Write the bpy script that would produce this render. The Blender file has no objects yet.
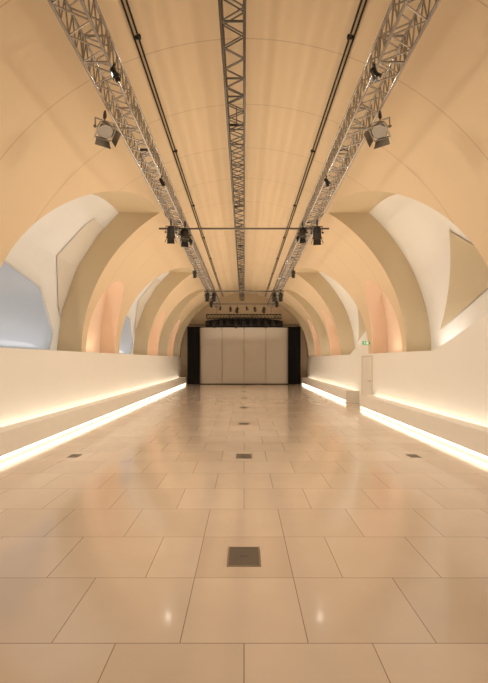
import bpy, bmesh, math
from mathutils import Vector, Matrix
S = bpy.context.scene
COL = S.collection
S.view_settings.view_transform = 'Standard'

# ------------------------------------------------------------ materials
def mat(name, col, rough=0.6, metal=0.0, noise=0.0, nscale=4.0, emit=None, estr=0.0, bump=0.0, spec=0.5):
    m = bpy.data.materials.new(name); m.use_nodes = True
    nt = m.node_tree; b = nt.nodes['Principled BSDF']
    b.inputs['Roughness'].default_value = rough
    b.inputs['Metallic'].default_value = metal
    b.inputs['Specular IOR Level'].default_value = spec
    tc = nt.nodes.new('ShaderNodeTexCoord')
    nz = nt.nodes.new('ShaderNodeTexNoise'); nz.inputs['Scale'].default_value = nscale
    nz.inputs['Detail'].default_value = 4
    nt.links.new(tc.outputs['Object'], nz.inputs['Vector'])
    rp = nt.nodes.new('ShaderNodeMix'); rp.data_type = 'RGBA'
    k = 1 - noise
    rp.inputs[6].default_value = (col[0]*k, col[1]*k, col[2]*k, 1)
    rp.inputs[7].default_value = (min(1, col[0]*(1+noise)), min(1, col[1]*(1+noise)), min(1, col[2]*(1+noise)), 1)
    nt.links.new(nz.outputs['Fac'], rp.inputs[0])
    nt.links.new(rp.outputs[2], b.inputs['Base Color'])
    if emit:
        b.inputs['Emission Color'].default_value = (*emit, 1)
        b.inputs['Emission Strength'].default_value = estr
    return m

M_wall = mat('plaster_white', (0.92, 0.895, 0.845), 0.55, noise=0.02, nscale=1.5)
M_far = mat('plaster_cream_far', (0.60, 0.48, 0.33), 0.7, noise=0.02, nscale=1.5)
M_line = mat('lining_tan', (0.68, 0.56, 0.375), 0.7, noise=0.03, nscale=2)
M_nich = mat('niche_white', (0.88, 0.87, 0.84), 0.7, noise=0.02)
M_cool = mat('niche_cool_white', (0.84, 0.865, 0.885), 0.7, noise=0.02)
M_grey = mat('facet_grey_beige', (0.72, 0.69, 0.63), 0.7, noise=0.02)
M_pink = mat('niche_peach_lit', (0.92, 0.725, 0.58), 0.7, noise=0.02)  # pinkish light of the small niches put into their plaster colour
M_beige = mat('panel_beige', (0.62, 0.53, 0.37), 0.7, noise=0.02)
M_bench = mat('bench_lacquer', (0.90, 0.86, 0.79), 0.35, noise=0.02)
M_led = mat('led_strip', (1, .9, .7), 0.5, emit=(1.0, 0.92, 0.80), estr=3.4)
M_glass = mat('window_glass', (0.28, 0.31, 0.35), 0.15, emit=(0.47, 0.52, 0.57), estr=0.34, noise=0.05)
M_frame = mat('window_frame_paint', (0.66, 0.66, 0.66), 0.5)
M_alu = mat('truss_aluminium', (0.47, 0.46, 0.45), 0.2, metal=0.95, noise=0.06, nscale=20)
M_dalu = mat('truss_dark_aluminium', (0.18, 0.17, 0.165), 0.22, metal=0.9, noise=0.06, nscale=20)
M_blk = mat('black_powder', (0.02, 0.018, 0.016), 0.5, noise=0.2, nscale=20)
M_rail = mat('rail_dark', (0.018, 0.016, 0.014), 0.6, spec=.2)
M_pipe = mat('pipe_grey', (0.20, 0.18, 0.16), 0.4, metal=.5)
M_silver = mat('lamp_silver', (0.36, 0.34, 0.31), 0.28, metal=0.95, noise=0.08, nscale=12)
M_lens = mat('lamp_lens', (0.10, 0.095, 0.08), 0.08, metal=0.3)
M_lens2 = mat('flood_lens', (0.26, 0.25, 0.23), 0.12, metal=0.9)
M_curt = mat('black_velvet', (0.012, 0.011, 0.012), 0.9, noise=0.3, nscale=8)
M_scr = mat('screen_panel', (0.78, 0.73, 0.67), 0.6, noise=0.03, nscale=2)
M_plate = mat('floor_plate_steel', (0.16, 0.14, 0.12), 0.4, metal=0.4, noise=0.15, nscale=30)
M_rim = mat('floor_plate_rim', (0.34, 0.30, 0.25), 0.35, metal=0.8)
M_door = mat('door_paint', (0.84, 0.80, 0.72), 0.5, noise=0.02)
M_dfr = mat('door_frame_paint', (0.68, 0.62, 0.52), 0.5, noise=0.02)
M_green = mat('exit_green', (0.05, 0.40, 0.16), 0.5, emit=(0.05, 0.5, 0.2), estr=0.4)
M_white = mat('sign_white', (0.9, 0.9, 0.85), 0.5, emit=(1, 1, .9), estr=0.3)

def ceiling_mat():
    m = mat('vault_plaster', (0.78, 0.62, 0.42), 0.6, noise=0.03, nscale=0.8)
    nt = m.node_tree; b = nt.nodes['Principled BSDF']
    src = b.inputs['Base Color'].links[0].from_socket
    tc = nt.nodes.new('ShaderNodeTexCoord'); sp = nt.nodes.new('ShaderNodeSeparateXYZ')
    nt.links.new(tc.outputs['Object'], sp.inputs[0])
    def M(op, a, bb=None, c=None):
        n = nt.nodes.new('ShaderNodeMath'); n.operation = op
        for i, v in enumerate((a, bb, c)):
            if v is None: continue
            if isinstance(v, (int, float)): n.inputs[i].default_value = v
            else: nt.links.new(v, n.inputs[i])
        return n.outputs[0]
    y = M('ADD', sp.outputs[1], 14.6 - 8.6 + 1.46*0.5)
    f = M('ABSOLUTE', M('SUBTRACT', M('FLOORED_MODULO', y, 1.46), 0.73))
    ln = M('LESS_THAN', f, 0.009)
    mx = nt.nodes.new('ShaderNodeMix'); mx.data_type = 'RGBA'
    nt.links.new(M('MULTIPLY', ln, 0.38), mx.inputs[0]); nt.links.new(src, mx.inputs[6])
    mx.inputs[7].default_value = (0.34, 0.24, 0.13, 1)
    nt.links.new(mx.outputs[2], b.inputs['Base Color'])
    bp = nt.nodes.new('ShaderNodeBump'); bp.inputs['Strength'].default_value = 0.7; bp.inputs['Distance'].default_value = 0.03
    s = M('SINE', M('MULTIPLY', sp.outputs[0], 17.0))
    msk = M('LESS_THAN', M('ABSOLUTE', sp.outputs[0]), 1.25)
    nt.links.new(M('MULTIPLY', s, msk), bp.inputs['Height']); nt.links.new(bp.outputs[0], b.inputs['Normal'])
    return m
M_ceil = ceiling_mat()

ROW0, RH, TW = 2.33, 0.70, 0.68
def floor_mat():
    m = bpy.data.materials.new('limestone_tiles'); m.use_nodes = True
    nt = m.node_tree; b = nt.nodes['Principled BSDF']
    L = nt.links.new
    tc = nt.nodes.new('ShaderNodeTexCoord'); sp = nt.nodes.new('ShaderNodeSeparateXYZ')
    L(tc.outputs['Object'], sp.inputs[0])
    def M(op, a, bb=None, c=None):
        n = nt.nodes.new('ShaderNodeMath'); n.operation = op
        for i, v in enumerate((a, bb, c)):
            if v is None: continue
            if isinstance(v, (int, float)): n.inputs[i].default_value = v
            else: L(v, n.inputs[i])
        return n.outputs[0]
    mp = nt.nodes.new('ShaderNodeMapping'); mp.inputs['Location'].default_value = (TW*20, 20*RH-ROW0, 0)
    L(tc.outputs['Object'], mp.inputs[0])
    br = nt.nodes.new('ShaderNodeTexBrick'); br.offset = 0.5; br.offset_frequency = 2; br.squash = 1.0
    L(mp.outputs[0], br.inputs['Vector'])
    br.inputs['Scale'].default_value = 1; br.inputs['Mortar Size'].default_value = 0.0026
    br.inputs['Mortar Smooth'].default_value = 0.0
    br.inputs['Brick Width'].default_value = TW; br.inputs['Row Height'].default_value = RH
    MORT = (0.33, 0.22, 0.15, 1)
    br.inputs['Color1'].default_value = (0.75, 0.615, 0.50, 1)
    br.inputs['Color2'].default_value = (0.83, 0.695, 0.575, 1)
    br.inputs['Mortar'].default_value = MORT
    ax = M('ABSOLUTE', sp.outputs[0])
    ry = M('ABSOLUTE', M('SUBTRACT', M('FLOORED_MODULO', M('ADD', sp.outputs[1], 14 - 3.38 + 3.5), 7.0), 3.5))
    inrow = M('LESS_THAN', ry, 0.3475)
    ins = M('MULTIPLY', inrow, M('LESS_THAN', ax, 0.34))
    edge = M('MULTIPLY', inrow, M('LESS_THAN', M('ABSOLUTE', M('SUBTRACT', ax, 0.34)), 0.0026))
    m1 = nt.nodes.new('ShaderNodeMix'); m1.data_type = 'RGBA'
    L(ins, m1.inputs[0]); L(br.outputs['Color'], m1.inputs[6]); m1.inputs[7].default_value = (0.73, 0.59, 0.475, 1)
    m2 = nt.nodes.new('ShaderNodeMix'); m2.data_type = 'RGBA'
    L(edge, m2.inputs[0]); L(m1.outputs[2], m2.inputs[6]); m2.inputs[7].default_value = MORT
    nz = nt.nodes.new('ShaderNodeTexNoise'); nz.inputs['Scale'].default_value = 2.2; nz.inputs['Detail'].default_value = 6
    L(tc.outputs['Object'], nz.inputs['Vector'])
    nf = M('ADD', M('MULTIPLY', nz.outputs['Fac'], 0.14), 0.93)
    vm = nt.nodes.new('ShaderNodeVectorMath'); vm.operation = 'SCALE'
    L(m2.outputs[2], vm.inputs[0]); L(nf, vm.inputs['Scale'])
    L(vm.outputs[0], b.inputs['Base Color'])
    L(M('ADD', M('MULTIPLY', nz.outputs['Fac'], 0.10), 0.10), b.inputs['Roughness'])
    b.inputs['Specular IOR Level'].default_value = 0.75
    b.inputs['IOR'].default_value = 1.55
    b.inputs['Coat Weight'].default_value = 0.4
    b.inputs['Coat Roughness'].default_value = 0.06
    return m
M_floor = floor_mat()

# ------------------------------------------------------------ mesh helpers
def new_obj(name, bm, m, smooth=False, parent=None, **props):
    me = bpy.data.meshes.new(name); bm.to_mesh(me); bm.free()
    me.materials.append(m)
    if smooth:
        for p in me.polygons: p.use_smooth = True
    return link(name, me, parent, **props)
def link(name, me, parent=None, **props):
    o = bpy.data.objects.new(name, me); COL.objects.link(o)
    if parent: o.parent = parent
    for k, v in props.items(): o[k] = v
    return o
def empty(name, loc, **props):
    o = bpy.data.objects.new(name, None); o.empty_display_size = .1; o.location = loc
    COL.objects.link(o)
    for k, v in props.items(): o[k] = v
    return o
def box(bm, x0, x1, y0, y1, z0, z1, mtx=None):
    vs = [Vector((x, y, z)) for z in (z0, z1) for y in (y0, y1) for x in (x0, x1)]
    if mtx: vs = [mtx @ v for v in vs]
    v = [bm.verts.new(c) for c in vs]
    for f in ((0,2,3,1),(4,5,7,6),(0,1,5,4),(2,6,7,3),(0,4,6,2),(1,3,7,5)):
        bm.faces.new([v[i] for i in f])
def tube(bm, p0, p1, r, n=6, r2=None, cap=True):
    p0, p1 = Vector(p0), Vector(p1); d = (p1-p0)
    if r2 is None: r2 = r
    q = d.to_track_quat('Z', 'Y').to_matrix()
    a, b = [], []
    for i in range(n):
        t = 2*math.pi*i/n; o = q @ Vector((math.cos(t), math.sin(t), 0))
        a.append(bm.verts.new(p0+o*r)); b.append(bm.verts.new(p1+o*r2))
    for i in range(n):
        j = (i+1) % n; bm.faces.new((a[i], a[j], b[j], b[i]))
    if cap:
        bm.faces.new(a[::-1]); bm.faces.new(b)

# ------------------------------------------------------------ hall geometry
R, SP = 3.95, 1.70
Y0, Y1 = -3.0, 27.6
HB, HS = 3.38, 2.0
BIG = [(3.4, 4.05, HB, 'big'), (10.7, 4.05, HB, 'big'), (18.0, 4.05, HB, 'big'), (22.6, 2.4, HB, 'big'), (26.9, 2.35, HB, 'big')]
SML = [(4.95, 1.25, HS, 'sml'), (12.25, 1.25, HS, 'sml'), (19.1, .98, HS, 'sml'), (23.55, 0.88, HS, 'sml')]
OPEN = sorted(BIG+SML)
def Xz(z): return math.sqrt(max(0, R*R-(z-SP)**2))
def bounds(o, z):
    c, a, h, kd = o; t = (z-SP)/h
    n = 2.5 if kd == 'big' else 2.15
    f = (1-t**n)**(1/n) if t < 1-1e-6 else 0.0
    if kd == 'big': return c-a*f, c
    return c-a*f, c+a*f
zs = set()
for i in range(49): zs.add(round(SP+R*math.sin(math.pi/2*i/48), 4))
for h in (HB, HS):
    for i in range(41): zs.add(round(SP+h*(1-(1-i/40)**2.6), 5))
zs = sorted(zs)
prof = [(-Xz(z), z) for z in zs] + [(Xz(z), z) for z in reversed(zs[:-1])]
bm = bmesh.new()
rows = []
for (x, z) in prof:
    bnds = [Y0]
    for o in OPEN: bnds += list(bounds(o, z))
    bnds.append(Y1)
    segs = []
    for k in range(0, len(bnds), 2):
        a, b = bnds[k], bnds[k+1]
        segs.append([bm.verts.new((x, a+(b-a)*i/4, z)) for i in range(5)])
    rows.append(segs)
for r0, r1 in zip(rows, rows[1:]):
    for s0, s1 in zip(r0, r1):
        for i in range(4): bm.faces.new((s0[i], s1[i], s1[i+1], s0[i+1]))
bmesh.ops.remove_doubles(bm, verts=bm.verts, dist=0.0002)
new_obj('ceiling', bm, M_ceil, True, kind='structure')

def P(z, big):
    Ro = R+(.60 if big else .46)
    return math.sqrt(Ro*Ro-(z-SP)**2)
FZ = [SP, 2.75, 3.75, 4.5, HB+SP]
def Pf(z):
    for a, b in zip(FZ, FZ[1:]):
        if z <= b+1e-6: return P(a, 1)+(P(b, 1)-P(a, 1))*(z-a)/(b-a)
    return P(z, 1)
n = 0
for big in (True, False):
    for o in (BIG if big else SML):
        h = o[2]
        for sx in (-1, 1):
            zz = sorted(set([SP+h*(1-(1-i/40)**2.6) for i in range(41)] + (FZ[1:-1] if big else [])))
            pf = (Pf if sx < 0 else (lambda z: P(z, 1))) if big else (lambda z: P(z, 0))
            for sd in (0, 1):
                n += 1; bm = bmesh.new(); prev = None
                for z in zz:
                    yy = bounds(o, z)[sd]
                    cur = (bm.verts.new((sx*Xz(z), yy, z)), bm.verts.new((sx*pf(z), yy, z)))
                    if prev: bm.faces.new((prev[0], prev[1], cur[1], cur[0]))
                    prev = cur
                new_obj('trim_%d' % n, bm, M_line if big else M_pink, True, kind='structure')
            n += 1
            bm = bmesh.new(); prev = None
            for z in zz:
                y0, y1 = bounds(o, z)
                cur = (bm.verts.new((sx*pf(z), y0, z)), bm.verts.new((sx*pf(z), y1, z)))
                if prev: bm.faces.new((prev[0], prev[1], cur[1], cur[0]))
                prev = cur
            bmesh.ops.remove_doubles(bm, verts=bm.verts, dist=0.0001)
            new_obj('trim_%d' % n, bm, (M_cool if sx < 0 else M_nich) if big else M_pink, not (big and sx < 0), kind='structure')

for nm, a, b in (('wall_left', -4.80, -R), ('wall_right', R, 4.80)):
    bm = bmesh.new(); box(bm, a, b, Y0, Y1, -0.02, SP); new_obj(nm, bm, M_wall, kind='structure')
for nm, y in (('wall_back', Y0), ('wall_far', Y1)):
    bm = bmesh.new()
    pts = [(-4.8, 0), (-4.8, SP)] + [(x, z) for x, z in prof] + [(4.8, SP), (4.8, 0)]
    f = [bm.verts.new((x, y, z)) for x, z in pts]; bm.faces.new(f)
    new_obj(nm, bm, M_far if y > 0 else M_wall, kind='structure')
bm = bmesh.new(); box(bm, -4.8, 4.8, Y0, Y1, -0.1, 0); new_obj('floor', bm, M_floor, kind='structure')

k = 60
def strip(rows_):
    bm = bmesh.new(); prev = None
    for p, q in rows_:
        cur = (bm.verts.new(p), bm.verts.new(q))
        if prev: bm.faces.new((prev[0], prev[1], cur[1], cur[0]))
        prev = cur
    return bm
for o in BIG:
    if o[1] < 3: continue
    c = o[0]
    # rising parapet flush with the wall, sloping sill behind it
    k += 1; rr = []; top = []
    for i in range(15):
        z = SP+.66*i/14
        ylo = bounds(o, z)[0]
        yhi = max(ylo, c-1.55-(z-SP)/.262)
        rr.append(((Xz(z), ylo, z), (Xz(z), yhi, z)))
        top.append(((Xz(z), yhi, z), (P(z, 1), yhi, z)))
    new_obj('trim_%d' % k, strip(rr), M_wall, True, kind='structure')
    k += 1
    new_obj('trim_%d' % k, strip(top), M_wall, True, kind='structure')
    k += 1; rr = []
    for i in range(25):
        z = 2.2+1.8*i/24
        yr = c-.62-.95*(z-2.2)
        yl = c-.62-(z-2.2)*3.6 if z < 3.0 else c-3.5+(z-3.0)/1.0*1.25
        yl = max(yl, bounds(o, z)[0]+.02)
        rr.append(((P(z, 1)-.03, min(yl, yr), z), (P(z, 1)-.03, yr, z)))
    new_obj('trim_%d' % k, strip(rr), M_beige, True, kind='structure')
    k += 1; rr = []
    for z in sorted(set([2.5+2.2*i/20 for i in range(21)]+FZ[1:-1])):
        yr = c-.01
        yl = yr-.95*(z-2.5) if z < 3.75 else yr-1.19+.45*(z-3.75)
        yl = max(yl, bounds(o, z)[0]+.02)
        rr.append(((-(Pf(z)-.02), min(yl, yr), z), (-(Pf(z)-.02), yr, z)))
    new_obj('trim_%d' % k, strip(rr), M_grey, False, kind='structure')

# windows on the left wall
w = 0
for o in BIG:
    w += 1; q_ = 1.0 if o[1] > 3 else .55
    c = o[0]-2.1*q_
    A = [(1.62*q_, .04), (1.62*q_, .42), (.55*q_, 1.32), (-1.0*q_, 1.55), (-1.70*q_, .9), (-1.72*q_, .04)]
    cy, cz = -.05, .35
    Bo = [(y+(.03 if y > cy else -.03), z+(.03 if z > cz else -.03)) for y, z in A]
    wn = empty('window_%d' % w, (-4.55, c, SP), kind='structure')
    def wx(z): return (4.55-P(SP+1.8, 1))*(z/1.8)
    bm = bmesh.new(); bm.faces.new([bm.verts.new((wx(z)+.0, y, z)) for y, z in A])
    new_obj('glass_pane', bm, M_glass, parent=wn)
    bm = bmesh.new()
    for i in range(len(A)):
        j = (i+1) % len(A)
        q = (A[i], A[j], Bo[j], Bo[i])
        f = [bm.verts.new((wx(p[1])+.03, *p)) for p in q]; g = [bm.verts.new((wx(p[1])-.1, *p)) for p in q]
        bm.faces.new(f); bm.faces.new(g[::-1])
        bm.faces.new((f[0], f[1], g[1], g[0])); bm.faces.new((f[2], f[3], g[3], g[2]))
    new_obj('window_frame', bm, M_frame, parent=wn)

# ------------------------------------------------------------ benches
def bench(sx, ya, yb, label):
    e = empty('wall_bench', (sx*3.5, ya, 0), label=label, category='bench', group='long wall benches')
    L = yb-ya
    def B(x0, x1, z0, z1, y0=0, y1=L):
        bm = bmesh.new(); a, b = sorted((sx*x0, sx*x1)); box(bm, a, b, y0, y1, z0, z1)
        bmesh.ops.bevel(bm, geom=[ed for ed in bm.edges], offset=0.004, segments=1, affect='EDGES'); return bm
    new_obj('seat', B(0, 0.30, 0.11, 0.45, .03, L-.03), M_bench, parent=e)
    new_obj('plinth', B(0.08, 0.28, 0.0, 0.11, .03, L-.03), M_bench, parent=e)
    new_obj('end_panel', B(0, 0.448, 0.0, 0.45, 0, .03), M_bench, parent=e)
    new_obj('end_panel', B(0, 0.448, 0.0, 0.45, L-.03, L), M_bench, parent=e)
    bm = bmesh.new(); a, b = sorted((sx*0.045, sx*0.078)); box(bm, a, b, 0.04, L-0.04, 0.05, 0.078)
    new_obj('light_strip', bm, M_led, parent=e, label='glowing warm-white strip light')
bench(-1, -1.0, 26.7, 'long cream lacquered bench with glowing strip along its base')
bench(1, -1.0, 13.3, 'cream bench beside the door, glowing strip along its base')
bench(1, 15.1, 26.7, 'shorter cream bench beyond the door with glowing base strip')

# ------------------------------------------------------------ floor boxes
fb = {}
def floor_box(x, y, sc=1):
    if not fb:
        bm = bmesh.new()
        for (a, b, c, d) in ((-.125,.125,-.165,-.153),(-.125,.125,.153,.165),(-.125,-.113,-.153,.153),(.113,.125,-.153,.153)):
            box(bm, a, b, c, d, 0, 0.004)
        me = bpy.data.meshes.new('frame'); bm.to_mesh(me); bm.free(); me.materials.append(M_rim); fb['frame'] = me
        bm = bmesh.new(); box(bm, -.113, .113, -.153, .153, 0, 0.003)
        box(bm, -.03, .03, -.004, .004, 0.003, 0.005)
        me = bpy.data.meshes.new('lid'); bm.to_mesh(me); bm.free(); me.materials.append(M_plate); fb['lid'] = me
    e = empty('floor_box', (x, y, 0.0), label='square steel floor socket cover set in stone tiles', category='floor socket', group='floor socket covers')
    e.scale = (sc, sc, 1)
    for kx, me in fb.items(): link(kx, me, e)
for i in range(7): floor_box(0, 3.36+3.5*i)
floor_box(-2.65, 6.88, .65); floor_box(2.65, 6.88, .65)

# ------------------------------------------------------------ trusses
def Xtop(x): return SP+math.sqrt(R*R-x*x)
def truss(axis, p, L, wd, label, hang=(), m=None, pitch=.19):
    m = m or M_alu
    e = empty('lighting_truss', p, label=label, category='truss', group='ceiling trusses')
    def T(u, a, b): return (a, u, b) if axis == 'Y' else (u, a, b)
    h = wd/2
    for a in (-h, h):
        for b in (-h, h):
            bm = bmesh.new(); tube(bm, T(0, a, b), T(L, a, b), 0.017, 8)
            new_obj('chord', bm, m, True, parent=e)
    bm = bmesh.new(); n = int(L/pitch); st = L/n
    for i in range(n):
        u0, u1, um = i*st, (i+1)*st, (i+.5)*st
        for b in (-h, h):
            s = h if i % 2 else -h
            tube(bm, T(u0, s, b), T(u1, -s, b), 0.009, 6, cap=False)
        for a in (-h, h):
            tube(bm, T(u0, a, -h), T(um, a, h), 0.009, 6, cap=False)
            tube(bm, T(um, a, h), T(u1, a, -h), 0.009, 6, cap=False)
        if i % 7 == 0:
            for b in (-h, h): tube(bm, T(u0, -h, b), T(u0, h, b), 0.013, 6, cap=False)
            for a in (-h, h): tube(bm, T(u0, a, -h), T(u0, a, h), 0.013, 6, cap=False)
    new_obj('bracing', bm, m, True, parent=e)
    for u in hang:
        bm = bmesh.new()
        wx = p[0]+T(u, 0, h)[0]
        tube(bm, T(u, 0, h), T(u, 0, Xtop(wx)-p[2]), 0.008, 6)
        tube(bm, T(u, -h, h), T(u, h, h), 0.02, 6)
        new_obj('hanging_rod', bm, M_blk, parent=e)
hg = [2.0, 5.2, 9.0, 12.8, 16.6, 20.4]
truss('Y', (-0.12, 2.0, 5.22), 24.8, 0.25, 'dark box truss hung under the crown of the vault', hg, M_dalu)
truss('Y', (-1.57, 2.0, 4.80), 24.6, 0.28, 'aluminium box truss carrying stage lights along the vault', hg)
truss('Y', (1.57, 2.0, 4.80), 24.6, 0.28, 'aluminium box truss carrying stage lights along the vault', hg)
truss('X', (-2.2, 25.8, 4.06), 4.4, 0.22, 'dark cross truss crowded with stage lights above the screen', (0.6, 3.8), M_blk)
for y, lb, r, hw in ((10.35, 'slim metal pipe bridging the two side trusses', .022, 2.0), (19.8, 'slim metal pipe bridging the side trusses near the screen', .035, 1.8), (24.3, 'slim metal pipe hung with small spotlights near the screen', .03, 1.75)):
    bm = bmesh.new(); tube(bm, (-hw, 0, 0), (hw, 0, 0), r, 10)
    for x in (-1.57, 1.57):
        tube(bm, (x-.04, 0, 0), (x+.04, 0, 0), 0.045, 10)
    o = new_obj('cross_pipe', bm, M_pipe, True, label=lb, category='pipe', group='cross pipes'); o.location = (0, y, 4.59)
for sx in (-1, 1):
    e = empty('ceiling_track', (sx*1.30, 2.0, 5.38), label='dark twin curtain track fixed along the vault', category='ceiling track', group='ceiling tracks')
    for dx in (-.026, .026):
        bm = bmesh.new(); box(bm, dx-.007, dx+.007, 0, 25, .0, .03); new_obj('rail', bm, M_rail, parent=e)
    bm = bmesh.new(); box(bm, -.045, .045, 0, .05, .03, .07)
    me = bpy.data.meshes.new('bracket'); bm.to_mesh(me); bm.free(); me.materials.append(M_rail)
    for i in range(8):
        o = link('bracket', me, e); o.location = (0, i*2.92+.4, 0)

# ------------------------------------------------------------ stage lights
LM = {}
def lm(name, bm, m, smooth=False):
    me = bpy.data.meshes.new(name); bm.to_mesh(me); bm.free(); me.materials.append(m)
    return me
def light_meshes(kind):
    if kind in LM: return LM[kind]
    fl = kind == 'flood'
    body = M_silver if fl else M_blk
    parts = []
    bm = bmesh.new(); box(bm, -.02, .02, -.035, .035, -.09, -.02)
    for i in range(8):
        t0, t1 = math.pi*(-.3+1.6*i/8), math.pi*(-.3+1.6*(i+1)/8)
        tube(bm, (0, .038*math.cos(t0), .038*math.sin(t0)), (0, .038*math.cos(t1), .038*math.sin(t1)), .012, 6)
    tube(bm, (0, 0, -.09), (0, 0, -.14), .012, 8)
    parts.append(('clamp', lm('clamp', bm, M_blk)))
    bm = bmesh.new(); wv = .18 if fl else .13
    box(bm, -wv, wv, -.018, .018, -.15, -.138)
    for s in (-1, 1):
        box(bm, s*wv-.005, s*wv+.005, -.018, .018, -.33, -.138); tube(bm, (s*(wv+.03), 0, -.30), (s*(wv-.02), 0, -.30), .02, 8)
    parts.append(('yoke', lm('yoke', bm, M_blk if not fl else M_silver)))
    tilt = Matrix.Translation((0, 0, -.30)) @ Matrix.Rotation(math.radians(-30 if fl else -28), 4, 'X')
    bm = bmesh.new()
    if fl:
        segs = [(.10, .06), (.09, .10), (.02, .13), (-.05, .14), (-.06, .15)]
        for (za, ra), (zb, rb) in zip(segs, segs[1:]): tube(bm, (0, 0, za), (0, 0, zb), ra, 16, rb, cap=(za == .10))
        for i in range(4): tube(bm, (0, 0, .0+i*.022), (0, 0, .006+i*.022), .145-.008*i, 16)
        for (a0, a1, b0, b1) in ((-.16, .16, -.16, -.14), (-.16, .16, .14, .16), (-.16, -.14, -.14, .14), (.14, .16, -.14, .14)):
            box(bm, a0, a1, b0, b1, -.085, -.055)
    else:
        segs = [(.16, .055), (.13, .085), (.02, .10), (-.10, .105), (-.115, .12), (-.14, .12)]
        for (za, ra), (zb, rb) in zip(segs, segs[1:]): tube(bm, (0, 0, za), (0, 0, zb), ra, 18, rb, cap=(za == .16))
        for i in range(4): tube(bm, (0, 0, .03+i*.025), (0, 0, .037+i*.025), .105, 18)
    bm.transform(tilt); parts.append(('housing', lm('housing', bm, body)))
    bm = bmesh.new()
    if fl: tube(bm, (0, 0, -.062), (0, 0, -.056), .138, 18)
    else: tube(bm, (0, 0, -.125), (0, 0, -.118), .108, 18)
    bm.transform(tilt); parts.append(('lens', lm('lens', bm, M_lens2 if fl else M_lens)))
    zf = -.085 if fl else -.14
    a, b = (.155, .155) if fl else (.10, .10)
    for (dx, dy) in ((1, 0), (-1, 0), (0, 1), (0, -1)):
        bm = bmesh.new(); sp_, ln_ = (.06, .12) if fl else (.05, .12)
        if dx:
            q = [(dx*a, -b*.8, zf), (dx*a, b*.8, zf), (dx*(a+sp_), b*1.0, zf-ln_), (dx*(a+sp_), -b*1.0, zf-ln_)]
        else:
            q = [(-a*.8, dy*b, zf), (a*.8, dy*b, zf), (a*1.0, dy*(b+sp_), zf-ln_), (-a*1.0, dy*(b+sp_), zf-ln_)]
        v = [bm.verts.new(p) for p in q]; v2 = [bm.verts.new((p[0]+dx*.003, p[1]+dy*.003, p[2])) for p in q]
        bm.faces.new(v); bm.faces.new(v2[::-1])
        for i in range(4):
            j = (i+1) % 4; bm.faces.new((v[i], v2[i], v2[j], v[j]))
        bm.transform(tilt); parts.append(('barn_door', lm('barn_door', bm, M_silver if fl else M_blk)))
    LM[kind] = parts; return parts
def stage_light(x, y, z, kind, rz, label, sc=1.0):
    e = empty('stage_light', (x, y, z), label=label, category='stage light', group='stage lights')
    e.rotation_euler = (0, 0, math.radians(rz)); e.scale = (sc, sc, sc)
    for nme, me in light_meshes(kind): link(nme, me, e)
sil = 'silver floodlight with open barn doors clamped under a truss'
blk = 'black stage spotlight with barn doors clamped under a truss'
ZL = 4.585
stage_light(-1.74, 5.5, ZL, 'flood', 40, sil, 0.68)
stage_light(1.70, 5.5, ZL, 'flood', -40, sil, 0.68)
stage_light(-1.33, 9.9, ZL, 'spot', 20, blk, .9); stage_light(-1.62, 9.75, ZL, 'spot', 190, blk, .85)
stage_light(1.32, 9.9, ZL, 'spot', -20, blk, .75); stage_light(1.62, 9.75, ZL, 'spot', 170, blk, .9)
for x in (-1.62, -1.33, 1.33, 1.62): stage_light(x, 19.4, ZL, 'spot', 180 if abs(x) > 1.5 else 0, blk, .85)
for x in (-1.36, 1.36):
    stage_light(x, 4.6, 4.60, 'spot', 90, 'small black spotlight tucked beside a truss', 0.3)
    stage_light(x*1.02, 7.4, 4.60, 'spot', 90, 'small black spotlight tucked beside a truss', 0.3)
for x in (-1.66, 1.66):
    stage_light(x, 14.8, ZL, 'spot', 180, blk, 0.55); stage_light(x, 22.3, ZL, 'spot', 0, blk, 0.7)
xs1 = [-2.1, -1.74, -1.35, -.92, -.47, -.02, .42, .85, 1.28, 1.7, 2.1]
for i, x in enumerate(xs1):
    stage_light(x, 25.67, 3.88, 'spot', (i*67) % 90-45, 'black spotlight in the row above the screen', .66+.25*((i*5) % 7)/7)
for i, x in enumerate([-1.3, -.75, -.38, .15, .6, 1.1]):
    stage_light(x, 24.3, 4.50, 'spot', (i*53) % 80-40, 'small black spotlight hung from a cross pipe near the screen', .45+.12*(i % 3))

# ------------------------------------------------------------ screen, curtains
e = empty('partition_screen', (0, 27.1, 0), label='large pale folding partition between black curtains', category='partition')
ZT = 3.50
for i in range(4):
    bm = bmesh.new(); x0 = -2.70+i*1.35; box(bm, x0+.012, x0+1.338, 0, .05, .05, ZT)
    bmesh.ops.bevel(bm, geom=list(bm.edges), offset=.006, segments=1, affect='EDGES')
    new_obj('panel', bm, M_scr, parent=e)
bm = bmesh.new(); box(bm, -2.74, 2.74, -.02, .07, ZT, ZT+.05); box(bm, -2.74, 2.74, 0, .05, 0, .05)
new_obj('rail', bm, M_rail, parent=e)
def drape(name, xa, xb, y, z0, z1, nf, label, grp=None):
    bm = bmesh.new(); N = nf*12; cols = []
    for i in range(N+1):
        x = xa+(xb-xa)*i/N; ph = i/N*2*math.pi*nf
        zt = z1(x) if callable(z1) else z1
        cols.append([bm.verts.new((x, y+.05*math.sin(ph)*(0.7+.3*j/4)+.01*math.sin(ph*2.3+j), z0+(zt-z0)*j/4)) for j in range(5)])
    for a, b in zip(cols, cols[1:]):
        for j in range(4): bm.faces.new((a[j], b[j], b[j+1], a[j+1]))
    o = new_obj(name, bm, M_curt, True, label=label, category='curtain')
    if grp: o['group'] = grp
for xa, xb in ((-3.46, -2.70), (2.70, 3.46)):
    drape('stage_curtain', xa, xb, 26.9, .01, lambda x: min(3.55, Xtop(x)-.04), 7, 'floor-length pleated black curtain beside the partition', 'stage curtains')
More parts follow.
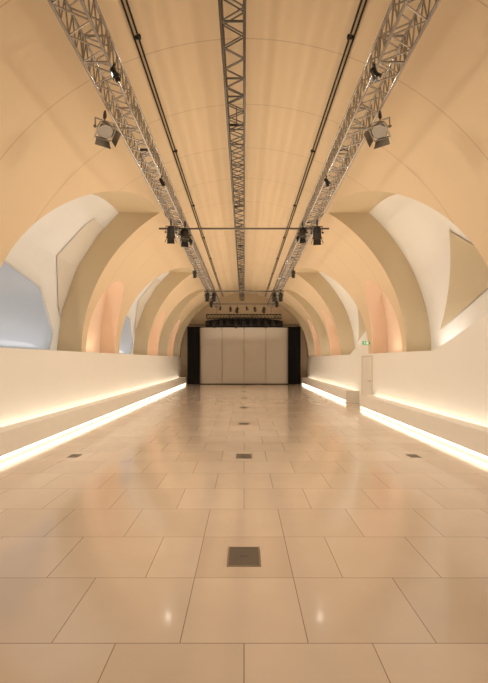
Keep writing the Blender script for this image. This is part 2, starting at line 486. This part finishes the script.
drape('border_curtain', -2.4, 2.4, 27.35, 3.4, lambda x: 4.15-.04*x*x, 30, 'short pleated black border curtain above the partition')
bm = bmesh.new(); tube(bm, (-3.35, 26.9, 3.64), (3.35, 26.9, 3.64), .03, 8)
new_obj('curtain_rail', bm, M_blk, True, label='black tube rail carrying the stage curtains', category='curtain rail')

# ------------------------------------------------------------ door and sign
e = empty('door_1', (R, 13.5, 0), kind='structure')
bm = bmesh.new(); box(bm, -.012, 0, 0.05, 1.15, 0.01, 1.60); new_obj('door_leaf', bm, M_door, parent=e)
bm = bmesh.new(); box(bm, -.02, 0, 0, .05, 0, 1.64); box(bm, -.02, 0, 1.15, 1.2, 0, 1.64); box(bm, -.02, 0, .05, 1.15, 1.60, 1.64)
new_obj('door_frame', bm, M_dfr, parent=e)
bm = bmesh.new(); tube(bm, (-.012, .15, .85), (-.07, .15, .85), .01, 8); tube(bm, (-.07, .14, .85), (-.07, .28, .85), .01, 8)
new_obj('handle', bm, M_alu, parent=e)
e = empty('exit_sign', (3.80, 13.75, 2.03), label='small green emergency exit sign with running figure', category='exit sign')
e.scale = (.65, 1, .7)
bm = bmesh.new(); box(bm, -.15, .15, -.02, .02, -.085, .085); new_obj('sign_box', bm, M_green, parent=e)
bm = bmesh.new(); y = -.024
def pl(pts):
    bm.faces.new([bm.verts.new((a, y, b)) for a, b in pts])
pl([(.03,-.06),(.12,-.06),(.12,.06),(.03,.06)])
pl([(-.05+.018*math.cos(t*.785), .05+.018*math.sin(t*.785)) for t in range(8)])
pl([(-.07,.03),(-.035,.03),(-.045,-.01),(-.075,-.01)])
pl([(-.05,-.01),(-.02,-.03),(-.025,-.065),(-.04,-.065),(-.04,-.035),(-.065,-.015)])
pl([(-.07,-.01),(-.08,-.04),(-.115,-.05),(-.11,-.06),(-.07,-.05),(-.055,-.015)])
pl([(-.07,.03),(-.105,.02),(-.11,0),(-.10,0),(-.09,.012),(-.06,.02)])
pl([(-.035,.03),(-.01,.01),(.01,.015),(.008,.005),(-.014,-.002),(-.04,.018)])
new_obj('pictogram', bm, M_white, parent=e, label='white running figure and doorway')
bm = bmesh.new(); tube(bm, (.14, 0, 0), (.22, 0, 0), .02, 8); new_obj('bracket', bm, M_blk, parent=e)

# ------------------------------------------------------------ lights
def area(name, loc, sx, sy, rot, power, col):
    l = bpy.data.lights.new(name, 'AREA'); l.shape = 'RECTANGLE'; l.size = sx; l.size_y = sy
    l.energy = power; l.color = col
    o = bpy.data.objects.new(name, l); o.location = loc; o.rotation_euler = rot; COL.objects.link(o); return o
W = (1.0, 0.82, 0.60)
WW = (1.0, 0.885, 0.73)
UP = (math.pi, 0, 0)
for sx, a, b in ((-1, -.9, 26.6), (1, -.9, 13.2), (1, 15.2, 26.6)):
    area('bench_cove_light', (sx*3.87, (a+b)/2, .06), .13, b-a, UP, 3.6*(b-a), WW)
area('vault_fill', (0, 16.0, 2.7), 4.0, 21, UP, 200, W)  # added fill without a fixture, unseen from below, evens out the vault
for sx in (-1, 1):
    for i in range(7):
        l = bpy.data.lights.new('wall_fill', 'SPOT'); l.energy = 205 if i else 110; l.color = WW  # added fill spots, no fixture of their own, brighten the opposite wall
        l.spot_size = math.radians(114); l.spot_blend = 1.0; l.shadow_soft_size = .10
        o = bpy.data.objects.new('wall_fill', l); o.location = (sx*1.5, 1.4+i*3.3, 4.45); COL.objects.link(o)
        o.rotation_euler = Vector((-sx*5.0, 0, -4.0)).to_track_quat('-Z', 'Y').to_euler()
    for y in (9.7, 19.3):
        l = bpy.data.lights.new('lamp_glow', 'SPOT'); l.energy = 12; l.color = WW
        l.spot_size = math.radians(130); l.spot_blend = .5; l.shadow_soft_size = .07
        o = bpy.data.objects.new('lamp_glow', l); o.location = (sx*1.64, y-.2, 4.05); COL.objects.link(o)
    for o_ in BIG: area('niche_light', (sx*4.26, o_[0]-o_[1]*(.5 if sx < 0 else .3), SP+.03), .3, o_[1]*(.65 if sx < 0 else .3), UP, 1.3*o_[1], (1, .96, .97) if sx < 0 else (1, .93, .85))
    for o_ in SML: area('niche_light', (sx*4.16, o_[0], SP+.03), .2, o_[1], UP, 2.4*o_[1], (1, .72, .50))
wd = bpy.data.worlds.new('World'); S.world = wd; wd.use_nodes = True
wd.node_tree.nodes['Background'].inputs[0].default_value = (1, .8, .55, 1)
wd.node_tree.nodes['Background'].inputs[1].default_value = 0.3

# ------------------------------------------------------------ camera
cam = bpy.data.cameras.new('Camera'); co = bpy.data.objects.new('Camera', cam); COL.objects.link(co)
cam.sensor_fit = 'VERTICAL'; cam.sensor_height = 24; cam.lens = 440/683*24
cam.shift_y = 18.5/683; cam.clip_start = .05
co.location = (0, 0, 1.5); co.rotation_euler = (math.pi/2, 0, 0)
S.camera = co
